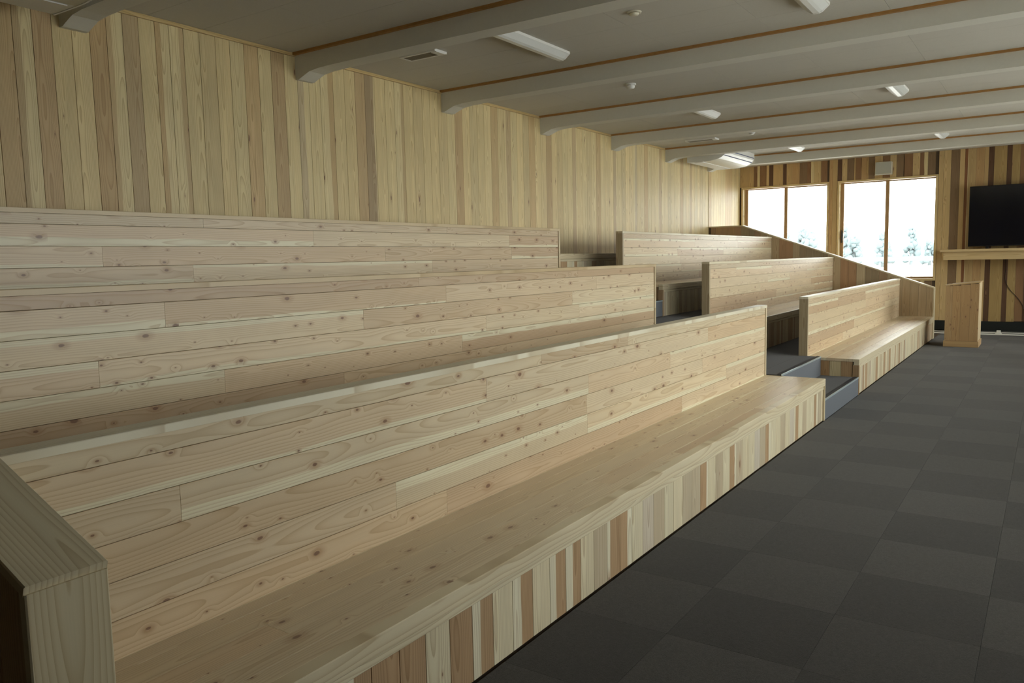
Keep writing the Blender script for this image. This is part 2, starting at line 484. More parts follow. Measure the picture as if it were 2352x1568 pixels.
for i in range(len(fx) - 1):
    a, b = fx[i], fx[i + 1]
    spans = [(FW0, FW1)]
    for (wa, wb, wz0, wz1) in WIN:
        if a < wb - 0.02 and b > wa + 0.02:
            ov = min(b, wb) - max(a, wa)
            if ov > 0.5 * (b - a):
                spans = [(FW0, wz0 - 0.026), (wz1 + 0.026, FW1)]
                a, b = a, b
    # clip the piece that runs beside a window so that it never enters the opening
    for z0, z1 in spans:
        aa, bb = a, b
        if len(spans) == 1:
            for (wa, wb, wz0, wz1) in WIN:
                if bb > wa - 0.026 and aa < wa: bb = min(bb, wa - 0.026)
                if aa < wb + 0.026 and bb > wb: aa = max(aa, wb + 0.026)
        if bb - aa > 0.012:
            board('plank', (aa + 0.001, YF - 0.013, z0), (bb - 0.001, YF, z1), 'z', '-y', 'wall_wood', wall_far, jit(FT[ft[i]], 0.04))
struct(box('baseboard_far', (XS1 - 0.2, YF - 0.05, 0.0), (XR, YF, 0.170), 'black_base'))

def window(n, wa, wb, z0, z1, lock):
    w = struct(link(bpy.data.objects.new('window_%d' % n, None), None, ((wa + wb) / 2, YF, z0)))
    col = (0.74, 0.58, 0.30, 0)
    f = 0.024
    for nm, lo, hi, g, face in (
            ('frame_head', (wa - f, YF - 0.03, z1 - 0.012), (wb + f, YF + 0.12, z1 + f), 'x', '-y'),
            ('frame_sill', (wa - f, YF - 0.04, z0 - f), (wb + f, YF + 0.12, z0 + 0.012), 'x', '-y'),
            ('frame_jamb', (wa - f, YF - 0.03, z0 + 0.012), (wa + 0.012, YF + 0.12, z1 - 0.012), 'z', '-y'),
            ('frame_jamb', (wb - 0.012, YF - 0.03, z0 + 0.012), (wb + f, YF + 0.12, z1 - 0.012), 'z', '-y')):
        board(nm, lo, hi, g, face, 'clear_wood', w, col, 0.002)
    xm = (wa + wb) / 2
    for k, (a, b, yy) in enumerate(((wa + 0.012, xm + 0.035, YF + 0.125), (xm - 0.035, wb - 0.012, YF + 0.155))):
        s = link(bpy.data.objects.new('sash', None), w, ((a + b) / 2, yy, z0))
        st = 0.058
        box('sash_stile', (a, yy - 0.012, z0), (a + (st if k == 0 else 0.055), yy + 0.012, z1), 'bronze_frame', s)
        box('sash_stile', (b - (0.055 if k == 0 else st * 0.4), yy - 0.012, z0), (b, yy + 0.012, z1), 'bronze_frame', s)
        box('sash_rail', (a + st, yy - 0.011, z0), (b - 0.02, yy + 0.011, z0 + 0.045), 'bronze_frame', s)
        box('sash_rail', (a + st, yy - 0.011, z1 - 0.03), (b - 0.02, yy + 0.011, z1), 'bronze_frame', s)
        box('pane', (a + 0.01, yy - 0.003, z0 + 0.03), (b - 0.01, yy + 0.003, z1 - 0.02), 'window_glass', s)
    if lock:
        poly('latch', [(wa + 0.036, 1.62), (wa + 0.052, 1.62), (wa + 0.056, 1.66), (wa + 0.068, 1.70), (wa + 0.072, 1.76), (wa + 0.066, 1.81), (wa + 0.052, 1.85), (wa + 0.036, 1.87)], 'y', YF + 0.085, YF + 0.113, 'lock_metal', w)
window(1, *WIN[0], False)
window(2, *WIN[1], True)

# ------------------------------------------------------------------ setting: window wall on the right, wall behind the camera
bx = []
ys = [YNEAR - 0.2] + [v for ab in RW_WIN for v in ab] + [YF + 0.2]
for i in range(0, len(ys), 2):
    bx.append(((XR, ys[i], -0.15), (XR + 0.2, ys[i + 1], ZC + 0.1)))
for a, b in RW_WIN:
    bx.append(((XR, a, -0.15), (XR + 0.2, b, RW_Z[0])))
    bx.append(((XR, a, RW_Z[1]), (XR + 0.2, b, ZC + 0.1)))
wall_right = struct(multi_box('wall_right', bx, 'plaster'))
for i, (a, b) in enumerate(RW_WIN):
    w = struct(link(bpy.data.objects.new('window_%d' % (i + 3), None), None, (XR, (a + b) / 2, RW_Z[0])))
    for nm, lo, hi, g in (('frame_head', (XR - 0.02, a, RW_Z[1] - 0.03), (XR + 0.12, b, RW_Z[1]), 'y'), ('frame_sill', (XR - 0.02, a, RW_Z[0]), (XR + 0.12, b, RW_Z[0] + 0.03), 'y'),
                          ('frame_jamb', (XR - 0.02, a, RW_Z[0] + 0.03), (XR + 0.12, a + 0.03, RW_Z[1] - 0.03), 'z'), ('frame_jamb', (XR - 0.02, b - 0.03, RW_Z[0] + 0.03), (XR + 0.12, b, RW_Z[1] - 0.03), 'z'),
                          ('mullion', (XR + 0.09, (a + b) / 2 - 0.025, RW_Z[0] + 0.03), (XR + 0.13, (a + b) / 2 + 0.025, RW_Z[1] - 0.03), 'z')):
        board(nm, lo, hi, g, '-x', 'clear_wood', w, (0.70, 0.56, 0.32, 0))
    for a2, b2 in ((a + 0.03, (a + b) / 2 - 0.025), ((a + b) / 2 + 0.025, b - 0.03)):
        box('pane', (XR + 0.105, a2, RW_Z[0] + 0.03), (XR + 0.111, b2, RW_Z[1] - 0.03), 'window_glass', w)
struct(box('wall_near', (XW - 0.3, YNEAR - 0.2, -0.15), (XR + 0.2, YNEAR, ZC + 0.1), 'plaster'))

# ------------------------------------------------------------------ setting: ceiling, boards and beams
ceiling = struct(box('ceiling', (XW - 0.3, YNEAR - 0.2, ZC + 0.010), (XR + 0.3, YF + 0.3, ZC + 0.2), 'dark_wood_core'))
cx = [XW] + [-1.06 - 0.86 * k for k in range(4, -1, -1)] + [-0.20, 0.66, 1.52, XR]
for i in range(-1, 8):
    a = BEAM0 + BEAMP * (i - 1) + BEAMW
    b = min(BEAM0 + BEAMP * i, YF)
    if i == -1:
        a = YNEAR
        b = BEAM0 - 2 * BEAMP
    if b - a < 0.05:
        continue
    nrow = max(1, round((b - a) / 0.445))
    for r_ in range(nrow):
        p0, p1 = a + (b - a) * r_ / nrow, a + (b - a) * (r_ + 1) / nrow
        for q in range(len(cx) - 1):
            box('ceiling_panel', (cx[q] + 0.0012, p0 + 0.0012, ZC), (cx[q + 1] - 0.0012, p1 - 0.0012, ZC + 0.010), 'ceiling_board', ceiling)
SOF = 3.048
prof = [(XW, ZC + 0.010), (XW, 2.985), (XW + 0.04, 2.985), (XW + 0.10, 3.008), (XW + 0.17, 3.032), (XW + 0.28, 3.044), (XW + 0.45, SOF), (XR, SOF), (XR, ZC + 0.010)]
for i in range(-1, 7):
    y_ = BEAM0 + BEAMP * i
    bm_ = poly('ceiling_beam', prof, 'y', y_, y_ + BEAMW, 'beam_paint')
    tag(bm_, ['white ceiling beam with haunched end, the one farthest from the windows', 'white ceiling beam meeting the plank wall beside the air conditioner farthest from the windows',
              'white ceiling beam next to the first brown-grilled vent, on its windowless side', 'white ceiling beam between the first brown-grilled vent and the domed smoke detector',
              'white ceiling beam between the domed smoke detector and the middle pair of lamps', 'white ceiling beam between the middle pair of lamps and the second vent',
              'white ceiling beam between the second vent and the air conditioner by the windows', 'white ceiling beam right in front of the wall with windows and television'][i + 1], 'beam', 'ceiling beams')
    box('beam_trim', (XW + 0.013, y_ - 0.034, ZC - 0.020), (XR, y_, ZC), 'brown_trim', bm_)

# ------------------------------------------------------------------ tier platforms and steps
for k in (1, 2, 3):
    xr = XB1 - P * (k - 1) - TB + 0.0
    x0 = XS1 - P * k - 0.02 if k < 3 else XW - 0.013
    pf = struct(box('floor_tier', (x0 + (0.0 if k < 3 else 0.0), YN, 0.0), (xr, YP, RISE * k - 0.006), 'carpet', None, (0.072, 0.069, 0.066, 1)))
struct(box('floor_tier', (XW - 0.013, YN, 0.0), (XS1 - P - 0.02, YP, RISE - 0.0065), 'dark_wood_core'))
struct(box('floor_tier', (XW - 0.013, YN, RISE - 0.0065), (XS1 - 2 * P - 0.02, YP, 2 * RISE - 0.0065), 'dark_wood_core'))
struct(box('floor_landing', (XW - 0.013, YNEAR, 0.0), (XS1 - 0.9, YNO - 0.001, 0.004), 'carpet', None, (0.072, 0.069, 0.066, 1)))
ords = ['lowest', 'second', 'third', 'fourth', 'fifth', 'topmost']
for k in range(6):
    t, half = divmod(k, 2)
    dx, dz = -P * t, RISE * t
    if half == 0:
        xf, xb_, z0, z1 = XS1 + dx - 0.004, XST2 + dx, dz, dz + ZST
    else:
        xf, xb_, z0, z1 = XST2 + dx, XB1 - TB + dx, dz, dz + RISE - 0.004
    s = thing('stair_step', ((xf + xb_) / 2, (YA + YB) / 2, z0), 'carpeted aisle step with blue-grey riser, %s of the flight' % ords[k], 'step', 'aisle steps')
    box('riser', (xf - 0.012, YA + 0.001, z0), (xf, YB - 0.001, z1 - 0.012), 'riser_blue', s)
    box('tread', (xb_ + 0.004, YA + 0.001, z0), (xf - 0.012, YB - 0.001, z1 - 0.001), 'carpet', s, (0.072, 0.069, 0.066, 1))
    no = box('nosing', (xf - 0.040, YA + 0.001, z1 - 0.001), (xf - 0.006, YB - 0.001, z1 + 0.003), 'nosing_black', s)
    box('nosing_edge', (xf - 0.006, YA + 0.001, z1 - 0.012), (xf + 0.003, YB - 0.001, z1 + 0.003), 'nosing_edge', s)

# ------------------------------------------------------------------ benches
def split_y(a, b, joints, lo=1.4, hi=3.2):
    js = [j for j in joints if a + 0.05 < j < b - 0.05]
    pts = [a] + sorted(js) + [b]
    out = [pts[0]]
    for p_ in pts[1:]:
        while p_ - out[-1] > hi:
            out.append(out[-1] + rng.uniform(lo, hi * 0.85))
            if p_ - out[-1] < 0.35:
                out.pop(); break
        out.append(p_)
    return out
CED_SEQ = {
    # (row, section): {course: [(y, tone index, sap share)]} tones picked by course; 0 = lowest
}
def cedar_tone(dark=0.0, sapp=None):
    c = rng.choice(CEDAR)
    s = (0.0 if rng.random() < 0.5 else rng.uniform(0.10, 0.34)) if sapp is None else sapp
    c = tuple(v * (1 - dark) for v in c)
    return jit((*c, s), 0.045)
JOINTS = {(0, 0): {0: [5.1], 1: [2.217, 6.0], 2: [3.752], 3: [1.307, 4.9], 4: [2.828, 5.6], 5: [4.263]},
          (1, 0): {0: [4.016 + 0.5, 6.3], 1: [4.016], 2: [1.655, 5.554], 3: [3.137], 4: [1.956, 5.852], 5: [3.61]},
          (2, 0): {0: [3.1, 5.7], 1: [4.4], 2: [5.0], 3: [2.279, 6.156], 4: [3.749], 5: [2.9, 5.2]}}
def panel_tone():
    u = rng.random()
    if u < 0.34: return jit((0.74, 0.66, 0.46, 0), 0.05)
    if u < 0.50: return jit((0.50, 0.345, 0.20, 0), 0.06)
    if u < 0.68: return jit((0.50, 0.34, 0.195, 0.36), 0.06)
    if u < 0.84: return jit((0.62, 0.53, 0.36, 0), 0.06)
    return jit((0.60, 0.51, 0.37, 0.3), 0.05)
ROW1_PANELS = [(1.435, 'm'), (1.556, 'B'), (1.675, 'B'), (1.795, 'P'), (1.916, 'B'), (2.037, 'n'), (2.157, 'P'), (2.281, 'n'), (2.415, 'P'), (2.540, 'n'), (2.663, 'n'), (2.786, 'P'),
               (2.902, 'G'), (3.025, 'M'), (3.151, 'n'), (3.276, 'P'), (3.395, 'A'), (3.520, 'G'), (3.652, 'P'), (3.770, 'P'), (3.894, 'G'), (4.027, 'G'), (4.150, 'M'), (4.273, 'P')]
PT = {'P': (0.74, 0.66, 0.46, 0), 'B': (0.47, 0.32, 0.185, 0), 'm': (0.47, 0.32, 0.185, 0.4), 'n': (0.50, 0.34, 0.195, 0.40), 'M': (0.50, 0.34, 0.195, 0.25), 'G': (0.58, 0.49, 0.34, 0), 'A': (0.64, 0.57, 0.45, 0)}

def bench(row, sec):
    dx, dz = -P * row, RISE * row
    y0, y1 = (YN + 0.002, YA) if sec == 0 else (YB, YP - 0.002)
    xs, xb, zs, zt, zb = XS1 + dx, XB1 + dx, SEAT + dz, ZT1 + dz, dz
    nm = ['front-row', 'second-row', 'third-row'][row]
    lab = ('%s knotty cedar bench between the aisle steps and the partition farthest from the windows' if sec == 0 else '%s knotty cedar bench between the aisle steps and the partition by the windows') % nm
    t = thing('tiered_bench', ((xs + xb) / 2, (y0 + y1) / 2, zb), lab, 'bench', 'tiered cedar benches')
    e0 = 0.0 if sec == 0 else 0.03           # end board thickness at the aisle side
    ya, yb = (y0, y1 - 0.03) if sec == 0 else (y0 + 0.03, y1)
    # backrest
    br = box('backrest', (xb - TB, ya, zb + (0.0 if row == 0 else 0.0)), (xb - 0.016, yb, zt - 0.024), 'dark_wood_core', t)
    zc = [zs + 0.109 * i for i in range(6)] + [zt - 0.024]
    jn = JOINTS.get((row, sec), {})
    for c in range(6):
        pts = split_y(ya + 0.0, yb - (0.007 if sec == 0 else 0), jn.get(c, [rng.uniform(y0 + 0.8, y1 - 0.8)]))
        for a, b in zip(pts, pts[1:]):
            board('plank', (xb - 0.016, a + 0.0006, zc[c] + (0.0008 if c else -0.02)), (xb - 0.003, b - 0.0006, zc[c + 1] - 0.0008), 'y', '+x', 'cedar', br, cedar_tone(0.07, 0.0) if c == 5 else cedar_tone())
    board('top_cap', (xb - TB - 0.004, y0, zt - 0.024), (xb + 0.004, y1, zt), 'y', '+z', 'clear_wood', t, jit((0.80, 0.75, 0.58, 0) if row == 0 else ((0.66, 0.525, 0.32, 0) if sec == 0 else CAPW), 0.02), 0.002)
    ey = (y1 - 0.03, y1 - 0.001) if sec == 0 else (y0 + 0.001, y0 + 0.03)
    board('end_board', (xb - TB - 0.003, ey[0], zb), (xb + 0.003, ey[1], zt - 0.024), 'z', '+y' if sec == 0 else '-y', 'clear_wood', t, (0.66, 0.55, 0.36, 0) if sec == 0 else (0.47, 0.38, 0.24, 0))
    # seat boards
    st = link(bpy.data.objects.new('seat', None), t, ((xs + xb) / 2, (y0 + y1) / 2, zs))
    wid = [0.072, 0.105, 0.103, 0.110, 0.062]
    x_ = xb - 0.003
    ends = 0.0 if sec == 0 else 0.05
    for i, wd in enumerate(wid):
        x2 = x_ + wd if i < 4 else xs - 0.052
        pts = split_y(y0 + 0.001, y1 - 0.001 - ends, [rng.uniform(y0 + 0.6, y1 - 0.6)], 1.8, 3.8)
        for a, b in zip(pts, pts[1:]):
            board('plank', (x_ + 0.0006, a + 0.0005, zs - 0.028), (x2 - 0.0006, b - 0.0005, zs), 'y', '+z', 'cedar', st, cedar_tone(0.04, 0.0 if rng.random() < 0.6 else rng.uniform(0.06, 0.16)))
        x_ = x2
    if sec == 1:
        board('breadboard_end', (xb, y1 - 0.05, zs - 0.028), (xs - 0.002, y1 - 0.001, zs + 0.003), 'x', '+z', 'clear_wood', st, jit(CAPW, 0.03))
    board('front_rail', (xs - 0.052, y0 + 0.001, zs - 0.062), (xs, y1 - 0.001, zs), 'y', '+x', 'clear_wood', t, jit((0.71, 0.62, 0.43, 0), 0.02), 0.003)
    board('moulding', (xs - 0.040, y0 + 0.001, zs - 0.092), (xs - 0.008, yb - 0.002, zs - 0.0625), 'y', '+x', 'clear_wood', t, jit((0.72, 0.64, 0.45, 0), 0.02), 0.003)
    # vertical front panels
    fp = box('front_panel', (xs - 0.060, ya + 0.002, zb), (xs - 0.026, yb - 0.002, zs - 0.092), 'dark_wood_core', t)
    pos = []
    if row == 0 and sec == 0:
        a = ROW1_PANELS[0][0]
        pre = []
        while a - 0.121 > ya:
            a -= 0.121; pre.insert(0, (a, rng.choice('PBnG')))
        pos = ([(ya + 0.002, 'P')] if pre and pre[0][0] - ya > 0.02 else []) + pre + ROW1_PANELS
        a = pos[-1][0] + 0.122
        seq = 'GPMGPPAGnPPGPAMPGPPnGPP'
        q = 0
        while a < yb - 0.05:
            pos.append((a, seq[q % len(seq)])); a += 0.122; q += 1
        pos.append((yb - 0.004, None))
    else:
        a = ya + 0.004
        while a < yb - 0.05:
            pos.append((a, 'R')); a += 0.122
        pos.append((yb - 0.004, None))
    for (a, cd), (b, _) in zip(pos, pos[1:]):
        board('plank', (xs - 0.026, a + 0.0012, zb + (0 if row == 0 else -0.003)), (xs - 0.014, b - 0.0012, zs - 0.092), 'z', '+x', 'panel_wood', fp, panel_tone() if cd == 'R' else jit(PT[cd], 0.04))
    # end leg at the aisle and side panel
    ly = (y1 - 0.028, y1 - 0.001) if sec == 0 else (y0 + 0.001, y0 + 0.028)
    board('end_leg', (xs - 0.060, ly[0], zb - (0.0 if row == 0 else 0.004)), (xs, ly[1], zs - 0.062), 'z', '+y' if sec == 0 else '-y', 'clear_wood', t, (0.68, 0.58, 0.38, 0) if sec == 0 else (0.40, 0.27, 0.15, 0))
    sp_ = box('side_panel', (xb - 0.002, (y1 - 0.045 if sec == 0 else y0 + 0.022), zb), (xs - 0.062, (y1 - 0.022 if sec == 0 else y0 + 0.045), zs - 0.030), 'dark_wood_core', t)
    cols = [(0.42, 0.25, 0.12, 0), (0.46, 0.28, 0.13, 0), (0.66, 0.55, 0.33, 0), (0.45, 0.30, 0.16, 0)]
    n = 4
    for i in range(n):
        a = xb + (xs - 0.062 - xb) * i / n; b = xb + (xs - 0.062 - xb) * (i + 1) / n
        yy = (y1 - 0.022, y1 - 0.008) if sec == 0 else (y0 + 0.008, y0 + 0.022)
        board('plank', (a + 0.001, yy[0], zb), (b - 0.001, yy[1], zs - 0.030), 'z', '+y' if sec == 0 else '-y', 'panel_wood', sp_, jit(cols[i], 0.05))
    return t
for row in range(3):
    for sec in (0, 1):
        bench(row, sec)

# fourth row: a wall bench along the plank wall
xs4, z4 = XS1 - 3 * P, SEAT + 3 * RISE
t = thing('wall_bench', ((XW + xs4) / 2, (YN + YP) / 2, 3 * RISE), 'long wooden bench seat fixed along the plank wall behind the third row', 'bench')
st = link(bpy.data.objects.new('seat', None), t, ((XW + xs4) / 2, (YN + YP) / 2, z4))
edges = [XW + 0.001, XW + 0.12, XW + 0.235, XW + 0.35, XW + 0.465, xs4 - 0.052]
for a, b in zip(edges, edges[1:]):
    pts = split_y(YN + 0.002, YP - 0.002, [], 2.2, 3.8)
    for c, d in zip(pts, pts[1:]):
        board('plank', (a + 0.0006, c + 0.0005, z4 - 0.028), (b - 0.0006, d - 0.0005, z4), 'y', '+z', 'cedar', st, cedar_tone(0.05, 0.0))
board('front_rail', (xs4 - 0.052, YN + 0.002, z4 - 0.062), (xs4, YP - 0.002, z4), 'y', '+x', 'clear_wood', t, (0.68, 0.58, 0.39, 0), 0.003)
board('moulding', (xs4 - 0.040, YN + 0.002, z4 - 0.092), (xs4 - 0.008, YP - 0.002, z4 - 0.0625), 'y', '+x', 'clear_wood', t, (0.68, 0.59, 0.40, 0), 0.003)
fp = box('front_panel', (xs4 - 0.060, YN + 0.002, 3 * RISE - 0.005), (xs4 - 0.026, YP - 0.002, z4 - 0.092), 'dark_wood_core', t)
a = YN + 0.004
while a < YP - 0.06:
    board('plank', (xs4 - 0.026, a + 0.0012, 3 * RISE - 0.005), (xs4 - 0.014, min(a + 0.122, YP - 0.004) - 0.0012, z4 - 0.092), 'z', '+x', 'panel_wood', fp, panel_tone())
    a += 0.122

# ------------------------------------------------------------------ sloped end partitions
SL = (ZPT - ZPF) / (XS1 - XPT)
def ztop(x):
    return ZPT if x < XPT else ZPT - (x - XPT) * SL
def partition(yi, yo, face, label, xfront, tones):
    """yi = face towards the camera, yo = opposite face"""
    t = thing('end_partition', ((XW + xfront) / 2, (yi + yo) / 2, 0), label, 'partition', 'sloped end partitions')
    ct = 0.022
    x0 = XW + (0.001 if yi < 5 else 0.001)
    y0, y1 = yi, yo
    prof_ = [(x0, 0.0), (xfront - 0.024, 0.0), (xfront - 0.024, ztop(xfront - 0.024) - ct), (XPT, ZPT - ct), (x0, ZPT - ct)]
    core = poly('core', prof_, 'y', y0 + 0.012, y1 - 0.012, 'dark_wood_core', t)
    # vertical boards on both faces
    for side, (fa, fb, fc) in enumerate((((y0 + 0.001, y0 + 0.012, '-y')), ((y1 - 0.012, y1 - 0.001, '+y')))):
        edges_ = tones if side == 0 else [x0 + 0.122 * i for i in range(40) if x0 + 0.122 * i < xfront - 0.10] + [xfront - 0.025]
        for i in range(len(edges_) - 1):
            a, b = edges_[i] if side == 0 else (edges_[i], None), edges_[i + 1] if side == 0 else (edges_[i + 1], None)
            xa, xb_ = a[0] + 0.001, b[0] - 0.001
            col = a[1] if side == 0 else panel_tone()
            za, zb_ = ztop(xa) - ct - 0.001, ztop(xb_) - ct - 0.001
            # local board: grain vertical
            w_, zm = xb_ - xa, min(za, zb_)
            vs = []
            th = fb - fa
            xm = (xa + xb_) / 2
            s = -1 if fc == '-y' else 1
            rot = basis((0, 0, 1), (0, s, 0))
            inv = rot.transposed()
            ctr = Vector((xm, fb if s < 0 else fa, zm / 2))
            pts = [Vector((xa, 0, 0)), Vector((xb_, 0, 0)), Vector((xb_, 0, zb_)), Vector((xa, 0, za))]
            vs = [inv @ (Vector((p_.x, ctr.y, p_.z)) - ctr) for p_ in pts] + [inv @ (Vector((p_.x, ctr.y + s * th, p_.z)) - ctr) for p_ in pts]
            me = bpy.data.meshes.new('board')
            fs = [(0, 1, 2, 3), (4, 7, 6, 5), (0, 4, 5, 1), (1, 5, 6, 2), (2, 6, 7, 3), (3, 7, 4, 0)]
            if s > 0:
                fs = [f[::-1] for f in fs]
            me.from_pydata(vs, [], fs)
            mesh_obj('plank', me, 'panel_wood', core, ctr, rot, col)
    # cap: flat stretch by the wall, then the slope
    board('top_cap', (x0, y0 - 0.004, ZPT - ct), (XPT, y1 + 0.004, ZPT), 'x', '+z', 'clear_wood', t, (0.66, 0.55, 0.34, 0), 0.003)
    L = math.hypot(xfront - XPT, ztop(xfront) - ZPT)
    me = board_mesh(L, (y1 - y0) + 0.008, ct, 0.003)
    d_ = Vector((xfront - XPT, 0, ztop(xfront) - ZPT)).normalized()
    nrm = Vector((-d_.z, 0, d_.x))
    mid = Vector(((XPT + xfront) / 2, (y0 + y1) / 2, (ZPT + ztop(xfront)) / 2)) - nrm * ct
    mesh_obj('sloped_cap', me, 'clear_wood', t, mid, basis(d_, nrm), (0.70, 0.62, 0.43, 0))
    board('front_post', (xfront - 0.024, y0 - 0.003, 0.0), (xfront, y1 + 0.003, ztop(xfront) - ct + 0.005), 'z', '+x', 'clear_wood', t, (0.62, 0.54, 0.36, 0), 0.003)
    return t
fxs = [(-5.312, 'd'), (-5.22, 'o'), (-5.10, 'o'), (-4.98, 'o'), (-4.86, 'r'), (-4.74, 'g'), (-4.62, 'g'), (-4.50, 'b'), (-4.38, 't'), (-4.26, 't'), (-4.167, 't'), (-4.052, 'r'), (-3.931, 'r'), (-3.81, 't'), (-3.691, 'g'), (-3.581, 'g'),
       (-3.46, 'g'), (-3.34, 'g'), (-3.22, 't'), (-3.123, 't'), (-3.01, 'r'), (-2.88, 'r'), (-2.75, 'p'), (-2.612, 'g'), (-2.511, 'g'), (-2.396, 'b'), (-2.269, 't'), (-2.18, 'c'), (-2.04, 'c'), (-1.921, 'c'), (-1.796, 'c'), (-1.678, 'c'), (XS1 - 0.025, 'c')]
tn = {'d': (0.34, 0.22, 0.12, 0), 'o': (0.46, 0.30, 0.155, 0), 'r': (0.46, 0.29, 0.165, 0), 'g': (0.40, 0.31, 0.195, 0), 'b': (0.45, 0.31, 0.19, 0), 't': (0.55, 0.43, 0.27, 0), 'p': (0.60, 0.50, 0.33, 0), 'c': (0.52, 0.405, 0.255, 0)}
partition(YP, YP + 0.15, -1, 'sloped wooden end partition beside the lectern, closing the benches at the window end', XS1, [(x, jit(tn[c], 0.04)) for x, c in fxs])
x0 = XW + 0.003
ned = []
while x0 < XS1 - 0.10:
    ned.append((x0, jit(rng.choice([(0.40, 0.28, 0.15, 0), (0.50, 0.36, 0.20, 0), (0.34, 0.22, 0.12, 0)]), 0.05))); x0 += 0.122
ned.append((XS1 - 0.025, ned[-1][1]))
partition(YNO, YN, -1, 'sloped pale wood end partition with a wide cap, at the end away from the windows', XS1, ned)

# ------------------------------------------------------------------ far wall fittings
SY = 15.86
t = thing('wall_shelf', (-0.35, SY + 0.15, 1.25), 'long pale wooden shelf with deep fascia under the television', 'shelf')
board('shelf_top', (-1.645, SY - 0.03, 1.402), (0.95, YF - 0.014, 1.447), 'x', '-y', 'clear_wood', t, (0.70, 0.54, 0.30, 0), 0.003)
board('fascia', (-1.60, SY + 0.02, 1.262), (0.93, SY + 0.045, 1.402), 'x', '-y', 'clear_wood', t, (0.68, 0.52, 0.28, 0), 0.002)
board('end_bracket', (-1.60, SY + 0.045, 1.262), (-1.575, YF - 0.014, 1.402), 'y', '-x', 'clear_wood', t, (0.66, 0.50, 0.27, 0), 0.002)
board('end_bracket', (0.905, SY + 0.045, 1.262), (0.93, YF - 0.014, 1.402), 'y', '+x', 'clear_wood', t, (0.66, 0.50, 0.27, 0), 0.002)

t = thing('television', (-0.35, 16.13, 1.447), 'large black flat-screen television standing on the wall shelf', 'television')
tvx0, tvx1, tvz0, tvz1, tvy = -1.245, 0.55, 1.490, 2.530, 16.10
poly('casing', [(tvx0, tvz0), (tvx1, tvz0), (tvx1, tvz1), (tvx0, tvz1)], 'y', tvy, tvy + 0.05, 'tv_plastic', t)
box('screen', (tvx0 + 0.010, tvy - 0.002, tvz0 + 0.016), (tvx1 - 0.010, tvy, tvz1 - 0.010), 'tv_screen', t)
box('back_hump', (tvx0 + 0.3, tvy + 0.05, tvz0 + 0.1), (tvx1 - 0.3, tvy + 0.085, tvz0 + 0.65), 'tv_plastic', t, None, 0.01)
for xx in (-0.95, 0.25):
    poly('foot', [(xx - 0.02, 1.4475), (xx + 0.02, 1.4475), (xx + 0.012, 1.4935), (xx - 0.012, 1.4935)], 'y', tvy - 0.09, tvy + 0.12, 'tv_plastic', t)

t = thing('wall_speaker', (-2.65, 16.12, 2.847), 'grey box loudspeaker on the plank wall above a window', 'speaker')
box('cabinet', (-2.785, 16.11, 2.850), (-2.508, YF - 0.0135, 3.080), 'cream_plastic', t, None, 0.006)
box('grille_cloth', (-2.780, 16.102, 2.866), (-2.513, 16.11, 3.074), 'speaker_grey', t)
box('bottom_lip', (-2.788, 16.098, 2.843), (-2.505, 16.13, 2.850), 'white_plastic', t)

tb = tube('power_cable', [(-0.68, YF - 0.020, 1.262), (-0.66, YF - 0.020, 1.10), (-0.69, YF - 0.020, 0.92), (-0.60, YF - 0.020, 0.72), (-0.46, YF - 0.020, 0.58), (-0.37, YF - 0.020, 0.40), (-0.35, YF - 0.020, 0.22), (-0.37, YF - 0.030, 0.178), (-0.52, YF - 0.030, 0.176)], 0.004, 'cable_black')
tag(tb, 'thin black cable hanging down the plank wall below the shelf', 'cable')
for yy, lab in ((15.60, 'pale strip painted as sunlight on the floor, nearer the lectern, in front of the black baseboard'), (15.93, 'narrow pale strip painted as sunlight on the floor, close to the black baseboard')):
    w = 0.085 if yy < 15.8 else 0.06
    o = poly('sunlit_floor_strip', [(yy - w, 0.0005), (yy + w, 0.0005), (yy + w - 0.008, 0.005), (yy - w + 0.008, 0.005)], 'x', XS1 - 0.15, XR - 0.002, 'outlet_metal_sun_strip')  # thin pale slab added in place of a band of sunlight on the floor
    tag(o, lab, 'floor strip', 'sunlight strips painted on the floor')
t = thing('floor_outlet', (-0.715, 15.78, 0.001), 'small silver pop-up floor outlet by the painted sunlight strips', 'outlet')
box('base_plate', (-0.765, 15.73, 0.0012), (-0.665, 15.83, 0.006), 'outlet_metal_sun_strip', t, None, 0.002)
box('pop_up_box', (-0.745, 15.745, 0.006), (-0.685, 15.815, 0.055), 'outlet_metal_sun_strip', t, None, 0.004)

# lectern
LX0, LX1, LY0, LY1 = -1.300, -0.866, 13.395, 13.96
t = thing('lectern', ((LX0 + LX1) / 2, (LY0 + LY1) / 2, 0), 'tall wooden lectern with slanted top standing on the carpet by the end partition', 'lectern')
zl = lambda x: 0.905 + (x - LX0) / (LX1 - LX0) * 0.045
core = poly('body', [(LX0 + 0.012, 0.0), (LX1 - 0.012, 0.0), (LX1 - 0.012, zl(LX1)), (LX0 + 0.012, zl(LX0))], 'y', LY0 + 0.012, LY1 - 0.012, 'dark_wood_core', t)
n = 4
lc = [(0.52, 0.36, 0.19, 0), (0.54, 0.36, 0.18, 0), (0.50, 0.33, 0.165, 0), (0.53, 0.35, 0.175, 0)]
wds = [0, 0.09, 0.20, 0.32, LX1 - LX0]
for i in range(n):
    a, b = LX0 + wds[i], LX0 + wds[i + 1]
    for ylo, yhi, fc in ((LY0, LY0 + 0.012, '-y'), (LY1 - 0.012, LY1, '+y')):
        board('plank', (a + 0.0006, ylo, 0.09), (b - 0.0006, yhi, zl(a)), 'z', fc, 'cedar', core, jit(lc[i], 0.04))
